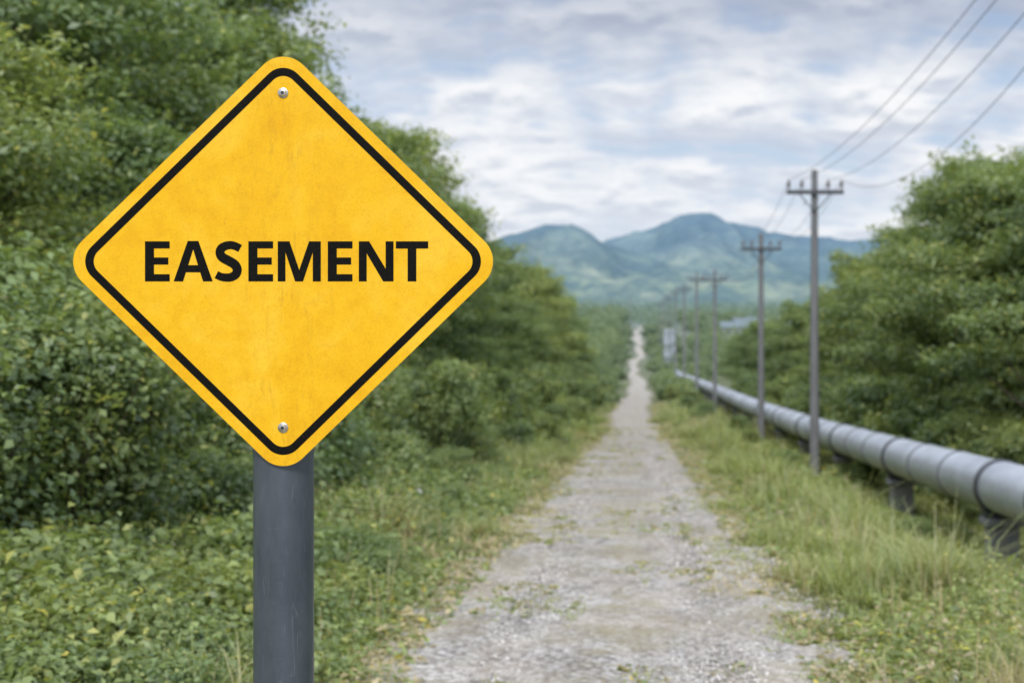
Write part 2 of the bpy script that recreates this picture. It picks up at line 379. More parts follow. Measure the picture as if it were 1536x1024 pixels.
def tree_variant(seed,H,Rr,base,nl,ls):
    rs=np.random.RandomState(seed)
    nb=56; blobs=[]
    parts=[]
    tp=[(0,0,-.3)]; x=y=0
    for i in range(1,7):
        x+=rs.normal()*.14*H/8; y+=rs.normal()*.14*H/8; tp.append((x,y,H*.82*i/6))
    parts.append(tube(tp,[.17*(1-.8*i/6)*H/8 for i in range(7)],8))
    lob=rs.rand(6)*6.28
    P=[];Nn=[];T=[]
    for b in range(nb):
        f=rs.rand()**.8; z=base+(H-base)*(.06+.92*f)
        prof_=math.sin(math.pi*min(1,(.22+.74*f)))**.7
        a=rs.rand()*6.28
        lobf=.78+.30*math.sin(2*a+lob[0]+f*3)+.20*math.sin(3*a+lob[1]-f*5)
        r=Rr*prof_*(.3+.8*rs.rand()**.5)*lobf
        c=np.array([r*math.cos(a),r*math.sin(a),z+rs.normal()*.38])
        s=(.34+.55*rs.rand()**1.5)*H/8
        blobs.append((c,np.array([s*1.4,s*1.4,s*.62]),rs.rand()))
        if b%2==0:
            z0=max(.5,z-r*.7-.3); z0=min(z0,H*.78); j=z0/(H*.82)*6; j0=int(min(5,j)); p0=np.array(tp[j0])*(1-(j-j0))+np.array(tp[j0+1])*(j-j0)
            mid=(p0+c)/2+np.array([0,0,-.15]); parts.append(tube([p0,mid,c],[.06*H/8,.04*H/8,.012],5))
        for q in range(2):
            a2=a+rs.normal()*.9; ln=(.3+.6*rs.rand())*H/8; up=.1+.6*rs.rand()*(f>.5)+.1*rs.rand()
            dd=np.array([math.cos(a2),math.sin(a2),up]); dd/=np.linalg.norm(dd)
            p0=c+dd*s*.5; p1=c+dd*(s*.9+ln)+np.array([0,0,-.12*ln]); k=70; tt=rs.rand(k)[:,None]
            P.append(p0*(1-tt)+p1*tt+rs.normal(size=(k,3))*(.17-.07*tt)); Nn.append(rs.normal(size=(k,3))*.5+np.array([0,0,.9])); T.append(np.full(k,.5+.4*rs.rand()))
    tv,tq=join(parts)
    wsum=sum(s[0]**2 for c,s,t_ in blobs)
    for c,s,tone in blobs:
        per=int(nl*s[0]**2/wsum)
        d=rs.normal(size=(per,3)); d/=np.linalg.norm(d,axis=1,keepdims=True); d[:,2]=np.where(rs.rand(per)<.55,np.abs(d[:,2]),d[:,2])
        rr=.4+.62*rs.rand(per)**.6+.15*np.abs(rs.normal(size=per))
        sub=.26*np.sin(d[:,0]*6+tone*20)*np.sin(d[:,1]*6+tone*9)
        p=c+d*s*(rr+sub)[:,None]; p[:,2]-=.16*rs.rand(per)*np.clip(rr-.6,0,1)*2
        P.append(p); Nn.append(d*.7+rs.normal(size=(per,3))*.55+np.array([0,0,.6]))
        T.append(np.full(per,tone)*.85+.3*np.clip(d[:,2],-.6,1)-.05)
    P=np.concatenate(P);Nn=np.concatenate(Nn);T=np.concatenate(T); n=len(P)
    V,Q,C=leaf_mesh(P,Nn,ls*(.6+.8*rs.rand(n)),ls*.55*(.6+.8*rs.rand(n)),leafcol(n,rs,T),rs)
    return mesh_np("trunk",tv,tq,smooth=True,mat=BARK),mesh_np("crown",V,Q,col=C,mat=LEAF)
TREES=[tree_variant(100+i,8,[2.6,3.0,2.2,2.8,2.4][i],[1.6,1.2,.9,1.4,1.0][i],32000,.13) for i in range(5)]
def shrub_variant(seed,nl,ls,H=2.4,Rr=1.35):
    rs=np.random.RandomState(seed); nb=26; P=[];Nn=[];T=[]; parts=[]
    per=nl//nb
    for b in range(nb):
        a=rs.rand()*6.28; f=rs.rand(); r=Rr*math.sqrt(rs.rand())*(1-.45*f); c=np.array([r*math.cos(a),r*math.sin(a),.15+(H-.45)*f])
        s=.20+.34*rs.rand(); tone=rs.rand()
        d=rs.normal(size=(per,3)); d/=np.linalg.norm(d,axis=1,keepdims=True); d[:,2]=np.where(rs.rand(per)<.5,np.abs(d[:,2]),d[:,2])
        rr=.45+.65*rs.rand(per)**.6+.12*rs.normal(size=per)
        p=c+d*np.array([s*1.2,s*1.2,s*.85])*rr[:,None]; p[:,2]=np.maximum(p[:,2],.02)
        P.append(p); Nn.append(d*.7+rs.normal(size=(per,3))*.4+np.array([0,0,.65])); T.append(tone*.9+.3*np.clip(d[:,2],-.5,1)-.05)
        parts.append(tube([(c[0]*.15,c[1]*.15,-.1),(c[0]*.6,c[1]*.6,c[2]*.5),tuple(c)],[.018,.013,.006],5))
    for b in range(34):
        a=rs.rand()*6.28; r=Rr*math.sqrt(rs.rand())*.9; h=H*(.6+.55*rs.rand())*(1-.3*r/Rr); q=r+.35*rs.rand()
        p0=np.array([r*.6*math.cos(a),r*.6*math.sin(a),h*.4]);p1=np.array([q*math.cos(a),q*math.sin(a),h])
        parts.append(tube([p0,(p0+p1)/2+np.array([0,0,.1]),p1],[.008,.006,.003],4))
        k=46; tt=.3+.75*rs.rand(k)[:,None]; P.append(p0*(1-tt)+p1*tt+rs.normal(size=(k,3))*.07); Nn.append(rs.normal(size=(k,3))*.6+np.array([0,0,.8])); T.append(np.full(k,.6+.4*rs.rand()))
    P=np.concatenate(P);Nn=np.concatenate(Nn);T=np.concatenate(T); n=len(P)
    lsz=ls*(.5+1.0*rs.rand(n))
    V,Q,C=leaf_mesh(P,Nn,lsz,lsz*.66*(.8+.4*rs.rand(n)),leafcol(n,rs,T),rs)
    sv,sq=join(parts)
    me=mesh_np("shrub",np.concatenate([V,np.array(sv)]),np.concatenate([Q,np.array(sq)+len(V)]),col=np.concatenate([C,np.tile([.08,.06,.04],(len(sv),1))]),mat=LEAF)
    return me
SHR=[shrub_variant(300+i,[20000,18500,21500][i],[.074,.08,.068][i]) for i in range(3)]
SHRF=[shrub_variant(330+i,9000,.12) for i in range(3)]
SHRL=[shrub_variant(360+i,[6500,5800,7000][i],[.085,.098,.078][i],H=1.0,Rr=.75) for i in range(3)]
tc=[0]
def add_tree(x,y,s,grp,label,sz=1.0,v=None):
    v=tc[0]%5 if v is None else v; tc[0]+=1
    e=empty("broadleaf_tree",(x,y,float(ground(x,y)))); e.rotation_euler=(0,0,random.random()*6.28)
    e.scale=(s*sz,s*sz,s)
    for nm,me in zip(("trunk","crown"),TREES[v]): obj(nm,me,e)
    tag(e,label,"tree",grp)
sc=[0]
def add_shrub(x,y,s,grp,label,sh=1.0,low=False):
    me=SHR[sc[0]%3] if y<32 else SHRF[sc[0]%3]
    if low: me=SHRL[sc[0]%3]
    sc[0]+=1
    o=obj("shrub",me,loc=(x,y,float(ground(x,y))-.03)); o.rotation_euler=(0,0,random.random()*6.28); o.scale=(s,s,s*sh)
    tag(o,label,"shrub",grp)
GL="trees lining the track"; GR="trees behind the pipeline"; GS="shrubs lining the track"; GP="shrubs behind the pipeline"
LT="leafy green broadleaf tree rising behind the track's shrubs"; RT="leafy green broadleaf tree standing behind the pipeline"
LS="dense green shrub on the grassy edge of the track"; RS_="dense green shrub growing beside the pipeline"
rr=random.Random(5)
y=17.
while y<150:
    s=float(np.interp(y,[17,26,32,50,62,150],[.98,.98,1.14,1.16,1.0,.92]))+.18*rr.random()
    add_tree(-9.4-np.interp(y,[15,24,31],[1.5,1.1,0])+rr.uniform(-1.0,.5)+min(1.6,max(0,y-30)*.03),y,s,GL,LT,1.05)
    y+=3.0*(1+y/60)
y=16.
while y<95:
    add_tree(-13.6+rr.uniform(-1.5,1.0),y,1.15+.2*rr.random(),GL,LT,1.1); y+=4.8*(1+y/60)
y=15.
while y<140:
    add_tree(-6.9+rr.uniform(-.5,.3)+min(1,max(0,y-30)*.02),y,.5+.22*rr.random(),GL,LT,1.15); y+=3.0*(1+y/70)
y=9.8
while y<120:
    add_shrub(-5.3+rr.uniform(-.5,.4)+min(.5,y*.01),y,.75+.35*rr.random(),GS,LS,1.0); y+=1.6*(1+y/45)
for x,y,s in ((-4.8,11.6,1.05),(-3.9,14.2,.55),(-6.4,12.5,1.3),(-5.6,10.4,1.0),(-3.9,18.5,.5),(-3.3,25,.4),(-3.5,31,.45),(-3.3,38,.45),(-6.4,16,1.3),(-6.4,20,1.2),(-3.0,45,.5),(-3.2,56,.6),(-3.0,68,.6),(-3.4,82,.8),(-3.3,98,.9)):
    add_shrub(x,y,s,GS,LS)
for x,y,s in ((-3.6,8.6,.75),(-4.4,9.1,.95),(-3.0,8.9,.55),(-4.0,9.9,.95),(-3.2,10.3,.75),(-3.3,12,.85),(-2.7,8.0,.45),(-3.4,7.8,.65),(-2.6,10.6,.5),(-3.1,16,.75),(-2.6,13.5,.45),(-3.0,21,.65),(-2.7,27,.5),(-2.4,9.3,.35),(-2.5,11.9,.4),(-2.9,18.6,.5),(-2.4,16.2,.33),(-2.4,7.9,.3),(-2.95,13.9,.6)):
    add_shrub(x,y,s,GS,"low leafy green shrub among weeds beside the track",low=True)
for x,y,s in ((9.9,30,.98),(12.0,33,1.13),(9.2,34.5,.92),(10.6,37.5,1.08),(9.3,39.5,.96),(13.2,38,1.2),(10.1,43,1.08),(8.9,48,.92),(11.7,47,1.15),(15,45,1.3),(9.2,54,.88),(11.6,58,1.0),(8.9,64,.78),(12.6,66,.95),(16,60,1.05),(8.8,74,.78),(13,80,.88),(17,76,.95),(8.6,88,.76),(14,94,.9),(20,90,1),(8.8,104,.75),(12,100,.8),(16,112,.9),(9,122,.7),(23,110,1),(13,130,.85),(19,134,.95),(11.0,27,.90),(9.2,26.5,.66)):
    add_tree(x+rr.uniform(-.3,.3),y,s,GR,RT,1.08)
y=20.
while y<110:
    add_shrub(7.9+rr.uniform(-.4,.4),y,.85+.3*rr.random(),GP,RS_); y+=1.9*(1+y/50)
for x,y,s in ((9,24,1.2),(9.5,28,1.3),(8.8,33,1.2),(5.9,36,.42),(6.5,27,.36),(4.4,62,.45),(3.9,50,.3),(3.6,78,.5),(3.7,100,.65),(6.8,23,.35),(2.9,70,.35),(3.0,90,.5),(2.8,115,.6),(4.5,125,.9),(2.9,140,.8)):
    add_shrub(x,y,s,GP,RS_)
for x,y,s in ((4.9,25.5,.45),(4.6,33.5,.5),(3.4,14.5,.35),(4.2,42,.6),(3.9,11.6,.4),(2.6,19,.35),(3.0,29,.4),(5.0,18.2,.38),(4.8,28.0,.4),(3.4,17,.33),(2.9,12.5,.38),(2.5,9.5,.3),(3.4,22.5,.35),(4.0,37.5,.5),(5.5,38,.5),(3.4,33,.35),(2.2,15.5,.25),(2.4,24,.3)):
    add_shrub(x,y,s,GP,"low leafy weed bush in grass beside the pipeline",low=True)

# undergrowth (low leafy weeds)
def undergrowth(name,x0,x1,y0,y1,nc,seed,hf,label,thr=.36,m=38,dry=0,tint=(1.12,1.06,1.0)):
    rs=np.random.RandomState(seed)
    cy=y0*(y1/y0)**rs.rand(nc); cx=x0+(x1-x0)*rs.rand(nc)
    k=fbm(cx*.8+9,cy*.6+77)>thr; cx=cx[k];cy=cy[k];nc=len(cx)
    h=hf(cx,cy)*(.35+.9*rs.rand(nc))*np.clip(fbm(cx*1.5+5,cy*1.1+1)*2.6-.35,.3,1.7); k=h>.01; cx=cx[k];cy=cy[k];h=h[k];nc=len(cx)
    i=np.repeat(np.arange(nc),m); n=len(i)
    d=rs.normal(size=(n,3)); d/=np.linalg.norm(d,axis=1,keepdims=True); d[:,2]=np.abs(d[:,2])
    hh=h[i]; P=np.stack([cx[i],cy[i],ground(cx[i],cy[i])],-1)+d*np.stack([hh*.6+.05,hh*.6+.05,hh],-1)*(rs.rand(n)**.5)[:,None]
    ls=np.interp(cy[i],[8,60],[.06,.13])*(.6+.9*rs.rand(nc))[i]
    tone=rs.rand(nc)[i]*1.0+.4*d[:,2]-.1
    c=leafcol(n,rs,np.clip(tone,0,1))*np.array(tint)
    if dry: 
        q=(rs.rand(n)<dry)[:,None]; c=np.where(q,STRAW*(.6+.5*rs.rand(n))[:,None],c)
    yel=(rs.rand(n)<.05)[:,None]&(rs.rand(nc)<.2)[i][:,None]; c=np.where(yel,np.array([.6,.5,.08]),c)
    wh=(rs.rand(n)<.03)[:,None]&(rs.rand(nc)<.06)[i][:,None]; c=np.where(wh,np.array([.7,.68,.64]),c)
    V,Q,C=leaf_mesh(P,d*.4+rs.normal(size=(n,3))*.4+np.array([0,0,.8]),ls*(.5+.8*rs.rand(n)),ls*.5*(.5+.8*rs.rand(n)),c,rs)
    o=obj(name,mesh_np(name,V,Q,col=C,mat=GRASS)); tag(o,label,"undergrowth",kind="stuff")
undergrowth("undergrowth",-6.5,-1.9,7,80,11000,11,lambda x,y:.10+.66*np.clip((-1.9-x)/1.8,0,1),"low leafy weeds with small yellow flowers below the shrubs",thr=.32,m=36)
undergrowth("undergrowth",1.5,8.0,7.5,80,12500,12,lambda x,y:(.07+.50*np.clip((x-1.5)/2.2,0,1)*np.clip((fbm(x*1.3+77,y*.8+4)-.33)*3.8,.2,1.3))*(1-.5*sm(3.2,4.6,x)),"low leafy weeds among grass beside the pipeline",thr=.28,m=32,dry=.15,tint=(1.25,1.14,1.0))
undergrowth("edge_weeds",-2.3,1.9,7.5,90,8500,13,lambda x,y:np.where(np.abs(x+.22)>1.3,.09,np.where((fbm(x*1.1+40,y*.5+3)>.56)&(vnoise(x*9,y*7)>.5),.04,0)),"small weeds creeping over the edges of the track",thr=.28,m=16,dry=.55)

# distant woodland
def woodland(name,pts,nq,seed,label,tint=1.0):
    rs=np.random.RandomState(seed); P=[];N_=[];S=[];T=[]
    for (x,y,h,r) in pts:
        zb=float(ground(x,y)); nl=5; tone=rs.rand()
        for b in range(nl):
            c=np.array([x+rs.normal()*r*.4,y+rs.normal()*r*.4,zb+h*(.25+.45*rs.rand())]); s=r*(.45+.3*rs.rand())
            m=nq//nl; d=rs.normal(size=(m,3)); d/=np.linalg.norm(d,axis=1,keepdims=True)
            P.append(c+d*np.array([s,s,h*.27])*(.7+.35*rs.rand(m))[:,None]); N_.append(d+rs.normal(size=(m,3))*.4+np.array([0,0,.4]))
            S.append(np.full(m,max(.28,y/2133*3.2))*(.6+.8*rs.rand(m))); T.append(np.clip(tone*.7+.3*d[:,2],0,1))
    P=np.concatenate(P);N_=np.concatenate(N_);S=np.concatenate(S);T=np.concatenate(T)
    V,Q,C=leaf_mesh(P,N_,S,S*.7,leafcol(len(P),rs,T)*tint,rs)
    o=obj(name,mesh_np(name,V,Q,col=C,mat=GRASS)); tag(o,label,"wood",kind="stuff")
pts=[]
rw=random.Random(9)
for i in range(170):
    y=140*(540/140)**rw.random(); pts.append((-5.0-abs(rw.gauss(0,9))-y*.003,y,rw.uniform(4,8.5),rw.uniform(2.2,3.4)))
for i in range(430):
    y=120*(560/120)**rw.random(); x=9.5+y*.012+rw.random()**1.3*.55*y; pts.append((x,y,rw.uniform(4.5,8),rw.uniform(2.2,4)))
for i in range(130):
    y=120*(520/120)**rw.random(); pts.append((rw.uniform(2.8,9.5) if y>200 else rw.uniform(2.6,4.4),y,rw.uniform(1.0,2.4)*(1+(y>200)*rw.random()),rw.uniform(.8,1.6)*(1 if y<200 else 1.4)))
for i in range(70):
    y=110*(520/110)**rw.random(); pts.append((rw.uniform(-4.6,-3.0),y,rw.uniform(.8,2.4),rw.uniform(.7,1.3)))
woodland("woodland",pts,420,21,"far wooded slopes on both sides of the track",.9)
pts=[]
for i in range(2800):
    y=540*(2300/540)**rw.random(); x=rw.uniform(-.35,.6)*y
    if abs(x+1)<4 and y<600: continue
    pts.append((x,y,rw.uniform(6,12)*(1+.7*(y>1100)),rw.uniform(4,8)*(1+y/1500)))
woodland("plain_woodland",pts,60,22,"hazy distant woods spread across the plain below the hills",.72)

# hills
hx=np.arange(-3000,3600,18.); hy=np.arange(1900,5200,24.)
HX,HY=np.meshgrid(hx,hy)
def ridge(d,w,uv,jag=5):
    us=[a for a,b in uv]; vs=[b for a,b in uv]
    wob=60*(fbm(HX*.0012+d,HY*.0+3)-.5)*4
    u=U0+HX/d*F; h=(V0-np.interp(u,us,vs)+jag*2*(fbm(u*.022+d,u*0+7,4)-.5)+jag*.6*(fbm(u*.11+d,u*0+1,2)-.5))/F*d+2.1+6
    s=np.exp(-((HY-d+wob)/w)**2*1.0)
    dd=np.clip(1-s,0,1)
    spur=(1-2*np.abs(fbm(HX*.0085+d,HY*.002,5)-.5)*1.8)
    return h*(s*(1-.35*dd)+ .6*s*dd*(spur-.66)*4)
A=ridge(2700,420,[(200,470),(640,430),(700,398),(745,368),(780,350),(805,342),(830,336),(860,341),(890,353),(925,370),(960,386),(1010,400),(1100,418),(1400,440),(2000,460)])
B=ridge(3700,560,[(200,470),(640,420),(750,392),(850,374),(915,358),(935,352),(960,346),(990,338),(1012,327),(1028,319),(1045,317),(1068,319),(1082,330),(1105,341),(1130,338),(1150,346),(1200,352),(1250,365),(1285,366),(1330,355),(1400,375),(1600,400),(1900,440),(2300,465)])
Bm=ridge(3150,330,[(200,470),(860,430),(930,395),(985,378),(1030,362),(1075,368),(1120,385),(1165,372),(1210,380),(1260,392),(1320,380),(1400,392),(1600,410),(2300,460)])
Cc=ridge(2250,230,[(200,450),(700,425),(800,408),(850,406),(930,426),(1000,412),(1050,424),(1110,408),(1150,414),(1240,420),(1330,408),(1600,430),(2200,460)])
HZ=np.maximum.reduce([A,B,Bm,Cc]); 
HZ+= (fbm(HX*.01,HY*.01,4)-.5)*34*np.clip(HZ/60,0,1)+(fbm(HX*.035,HY*.035,3)-.5)*16*np.clip(HZ/40,0,1)
HZ=HZ-6
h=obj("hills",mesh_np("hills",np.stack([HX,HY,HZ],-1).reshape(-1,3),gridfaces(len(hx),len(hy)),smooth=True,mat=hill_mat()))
tag(h,"hazy blue green forested hills with a central peak","hills",kind="structure")

# ---------------------------------------------------------------- primitives
def mesh_parts(name,parts,mat):
    V=[];Fa=[];o=0
    for v,f in parts:
        V+=list(v);Fa+=[tuple(i+o for i in q) for q in f];o+=len(v)
    me=bpy.data.meshes.new(name); me.from_pydata(V,[],Fa); me.materials.append(mat); me.update(); return me
def rod(p0,p1,r0,r1=None,s=24):
    r1=r0 if r1 is None else r1
    v,q=tube([p0,p1],[r0,r1],s); q=[*q,tuple(range(s))[::-1],tuple(range(s,2*s))]; return v,q
def lathe(prof_,s=24,axis='Z',c=(0,0,0)):
    V=[];Q=[]
    for (r,z) in prof_:
        for k in range(s):
            a=2*math.pi*k/s; x,y=r*math.cos(a),r*math.sin(a)
            V.append((c[0]+x,c[1]+y,c[2]+z) if axis=='Z' else (c[0]+x,c[1]+z,c[2]+y))
    for i in range(len(prof_)-1):
        for k in range(s):
            k2=(k+1)%s; Q.append((i*s+k,i*s+k2,(i+1)*s+k2,(i+1)*s+k))
    Q.append(tuple(range(s))[::-1]); Q.append(tuple(range((len(prof_)-1)*s,len(prof_)*s)))
    return V,Q
def box(c,d,ch=.0):
    x,y,z=c;a,b,e=d[0]/2,d[1]/2,d[2]/2
    if ch<=0:
        V=[(x+i*a,y+j*b,z+k*e) for i in(-1,1) for j in(-1,1) for k in(-1,1)]
        return V,[(0,1,3,2),(4,6,7,5),(0,4,5,1),(2,3,7,6),(0,2,6,4),(1,5,7,3)]
    def ringz(z_,ins):
        A_,B_=a-ins,b-ins; c_=ch
        return [(x+A_-c_,y-B_,z_),(x+A_,y-B_+c_,z_),(x+A_,y+B_-c_,z_),(x+A_-c_,y+B_,z_),(x-A_+c_,y+B_,z_),(x-A_,y+B_-c_,z_),(x-A_,y-B_+c_,z_),(x-A_+c_,y-B_,z_)]
    V=ringz(z-e,0)+ringz(z+e-ch,0)+ringz(z+e,ch); Q=[]
    for r_ in range(2):
        for k in range(8): Q.append((r_*8+k,r_*8+(k+1)%8,(r_+1)*8+(k+1)%8,(r_+1)*8+k))
    Q+=[tuple(range(8))[::-1],tuple(range(16,24))]; return V,Q
def autosmooth(me,ang=40):
    for p in me.polygons: p.use_smooth=True
    try: me.set_sharp_from_angle(angle=rad(ang))
    except Exception: pass

# ---------------------------------------------------------------- sign
SD=3.45; K=SD/F
SX=(425-U0)*K; SZ=CAMZ+(V0-392)*K
gz=float(ground(SX,SD+.09))
sign=empty("warning_sign",(SX,SD,gz))
tag(sign,"yellow diamond warning sign reading EASEMENT on grey steel post","road sign")
PZ0=SZ-gz
def fillet(pts,r,n=12):
    out=[];m=len(pts)
    for i in range(m):
        p=Vector(pts[i]);a=(Vector(pts[i-1])-p).normalized();b=(Vector(pts[(i+1)%m])-p).normalized()
        th=a.angle(b)/2; d=r/math.tan(th); c=p+(a+b).normalized()*(r/math.sin(th))
        s=p+a*d-c;e=p+b*d-c
        a0=math.atan2(s.y,s.x);a1=math.atan2(e.y,e.x);da=(a1-a0+math.pi)%(2*math.pi)-math.pi
        for k in range(n+1):
            t_=a0+da*k/n; out.append((c.x+r*math.cos(t_),c.y+r*math.sin(t_)))
    return out
def dia(a,b,r,n=12): return [(x*K,y*K) for x,y in fillet([(a,0),(0,b),(-a,0),(0,-b)],r,n)]
def plate(name,loops_list,y0,y1,mat,edge=None,bev=0):
    V=[];Fa=[];mi=[]
    for loops in loops_list:
        flat=[p for L_ in loops for p in L_]; n=len(flat); o=len(V)
        V+=[(p[0],y0,p[1]) for p in flat]+[(p[0],y1,p[1]) for p in flat]
        for t_ in geometry.tessellate_polygon([[Vector((p[0],p[1],0)) for p in L_] for L_ in loops]):
            a,b,c=[Vector(flat[i]) for i in t_]
            if (b-a).cross(c-a)<0: t_=(t_[0],t_[2],t_[1])
            Fa.append(tuple(o+i for i in t_)); mi.append(0)
            Fa.append(tuple(o+n+i for i in reversed(t_))); mi.append(1)
        s=0
        for L_ in loops:
            m_=len(L_)
            for i in range(m_):
                j=(i+1)%m_; Fa.append((o+s+i,o+n+s+i,o+n+s+j,o+s+j)); mi.append(1)
            s+=m_
    me=bpy.data.meshes.new(name); me.from_pydata(V,[],Fa); me.materials.append(mat); me.materials.append(edge or mat)
    me.polygons.foreach_set("material_index",mi)
    me.update(); return me
panel=obj("sign_panel",plate("sign_panel",[[dia(333,323,42)]],-.0015,.0015,YEL,ALU),sign,(0,0,PZ0))
obj("border",plate("border",[[dia(310,302,31),dia(293,286,21)]],-.0021,-.0014,BLK),panel)
def off(poly,dx,dy=-30): return [((x+dx)*K,(y+dy)*K) for x,y in poly]
def Ep(w=37): return [(0,0),(w,0),(w,10.8),(13.5,10.8),(13.5,25.2),(w-2,25.2),(w-2,35.8),(13.5,35.8),(13.5,49.4),(w,49.4),(w,60),(0,60)]
Ap=[(0,0),(14,0),(18.3,13.6),(39.7,13.6),(44,0),(58.5,0),(37,60.5),(21,60.5)]; Ah=[(21.8,24.3),(29.2,48),(36.4,24.3)]
Mp=[(0,0),(11.5,0),(11.5,43.5),(26,0),(37.8,0),(52.5,43.5),(52.5,0),(64.5,0),(64.5,60),(47,60),(32.2,17.2),(17.5,60),(0,60)]
Np=[(0,0),(11.8,0),(11.8,42),(36.5,0),(52,0),(52,60),(40.2,60),(40.2,19),(15.5,60),(0,60)]
Tp=[(17.7,0),(30.7,0),(30.7,49.2),(48.5,49.2),(48.5,60),(0,60),(0,49.2),(17.7,49.2)]
def Sp():
    c=[(37.5,49.2),(31,52.6),(24,54.3),(16,53.2),(9.2,49),(7.6,42.5),(10.8,36.3),(20,31),(29,25.5),(33.2,18.2),(31,10.5),(23.5,6.2),(14.5,5.9),(8,7.2),(2,10.2)]
    P=[]
    for i in range(len(c)-1):
        p0=c[max(i-1,0)];p1=c[i];p2=c[i+1];p3=c[min(i+2,len(c)-1)]
        for k in range(5):
            t_=k/5; P.append(tuple(.5*((2*p1[j])+(-p0[j]+p2[j])*t_+(2*p0[j]-5*p1[j]+4*p2[j]-p3[j])*t_**2+(-p0[j]+3*p1[j]-3*p2[j]+p3[j])*t_**3) for j in (0,1)))
    P.append(c[-1]); Lf=[];Rt=[];m=len(P)
    for i in range(m):
        a=P[max(i-1,0)];b=P[min(i+1,m-1)];d=Vector((b[0]-a[0],b[1]-a[1])).normalized(); nn=Vector((-d.y,d.x))
        hw=5.8+1.3*math.sin(math.pi*i/(m-1))**2
        Lf.append((P[i][0]+nn.x*hw,P[i][1]+nn.y*hw)); Rt.append((P[i][0]-nn.x*hw,P[i][1]-nn.y*hw))
    return Lf+Rt[::-1]
X0=lambda u:u-425
letters=[[off(Ep(),X0(218))],[off(Ap,X0(261)),off(Ah,X0(261))],[off(Sp(),X0(323))],[off(Ep(),X0(373))],[off(Mp,X0(417))],[off(Ep(),X0(492))],[off(Np,X0(538.5))],[off(Tp,X0(594))]]
obj("lettering",plate("lettering",letters,-.0021,-.0014,BLK),panel)
def screw():
    v1=lathe([(.0125,0),(.0125,-.0018),(.0115,-.0024)],28,'Y'); v2=lathe([(.0088,-.0024),(.0088,-.005),(.0075,-.0072),(.005,-.0078)],24,'Y')
    v3=lathe([(.0045,-.0080),(.0043,-.0083)],6,'Y')
    me=mesh_parts("screw",[v1,v2,v3],STEEL); me.materials.append(DARK)
    k=len(v1[1])+len(v2[1])
    for i,p in enumerate(me.polygons):
        if i>=k: p.material_index=1
    autosmooth(me,35); return me
sm_=screw()
for v in (140,641): obj("screw",sm_,panel,(0,-.0016,(392-v)*K))
postr=.0735; ptop=SZ+(392-107)*K-gz
pm=mesh_parts("post",[lathe([(postr,-.4),(postr,ptop-.004),(postr-.004,ptop)],48,'Z')],POST); autosmooth(pm)
obj("post",pm,sign,(-.0195,.0035+postr+.006,0))
bm_=mesh_parts("bracket",[box((0,.0,0),(.05,.009,.03))],POST)
for o_ in (252,-249): obj("bracket",bm_,sign,(0,.0055,PZ0+o_*K))

# ---------------------------------------------------------------- utility poles
PXX=4.82
pd=[(39,0,255),(56,0,350),(90,0,405),(118,0,408),(150,0,425),(185,0,432),(225,0,440),(270,0,447),(320,0,452)]
def pole_meshes(H,armz,aw=.78):
    p=mesh_parts("shaft",[lathe([(.15,-.5),(.138,0),(.088,H-.02),(.07,H)],20)],POLE); autosmooth(p)
    arm=mesh_parts("crossarm",[box((0,-.14,armz),(2*aw,.10,.11)),box((-.3,-.15,armz-.32),(.04,.03,.04)),
        rod((-.42,-.14,armz-.06),(0,-.12,armz-.55),.018,s=6),rod((.42,-.14,armz-.06),(0,-.12,armz-.55),.018,s=6)],ARM)
    ins=lathe([(.018,0),(.018,.07),(.055,.08),(.05,.12),(.028,.14),(.06,.16),(.05,.2),(.03,.23),(.03,.27)],12)
    return p,arm,mesh_parts("insulator",[ins],PORC)
tops=[]
for i,(d,_,vt) in enumerate(pd):
    zg=float(ground(PXX,d)); zt=CAMZ+(V0-vt)/F*d; H=zt-zg; 
    armz=H-.62
    e=empty("utility_pole",(PXX,d,zg)); tag(e,"grey concrete utility pole with dark crossarm in grass","utility pole","utility poles along the pipeline")
    p,arm,ins=pole_meshes(H,armz)
    obj("shaft",p,e); obj("crossarm",arm,e)
    offs=(-.72,-.36,.36,.72)
    if d<230:
        for o_ in offs: obj("insulator",ins,e,(o_,-.14,armz+.06))
    tops.append((d,zg+armz+.33,offs))
e=empty("utility_pole",(-2.5,470,float(ground(-2.5,470)))); tag(e,"pale utility pole standing at the far end of the track","utility pole","utility poles along the pipeline")
p,arm,ins=pole_meshes(12.5,11.6,1.1); obj("shaft",p,e); obj("crossarm",arm,e)
far=[(t[0],t[1]) for t in tops]
for wi in range(4):
    o_=tops[0][2][wi]; pts=[]
    sag0=(1.5,1.6,1.8,3.5)[wi]; zn=(7.9,8.0,7.9,10.8)[wi]+CAMZ; xn=(4.95,5.05,4.95,5.3)[wi]
    nodes=[(-2.0,xn,zn)]+[(d,PXX+o_,z) for d,z in far]
    for a,b in zip(nodes[:-1],nodes[1:]):
        s_=sag0 if a[0]<0 else (b[0]-a[0])*.022+.18
        N_=40 if a[0]<0 else 14
        for k in range(N_):
            t_=k/N_; y_=a[0]*(1-t_)+b[0]*t_
            pts.append((a[1]*(1-t_)+b[1]*t_,y_-.14,a[2]*(1-t_)+b[2]*t_-4*s_*t_*(1-t_)))
    pts.append((nodes[-1][1],nodes[-1][0]-.14,nodes[-1][2]))
    v,q=tube(pts,[.007]*len(pts),6)
    o=obj("power_line",mesh_parts("power_line",[(v,q)],WIRE)); tag(o,"thin dark overhead wire sagging between the utility poles","power line","overhead wires")

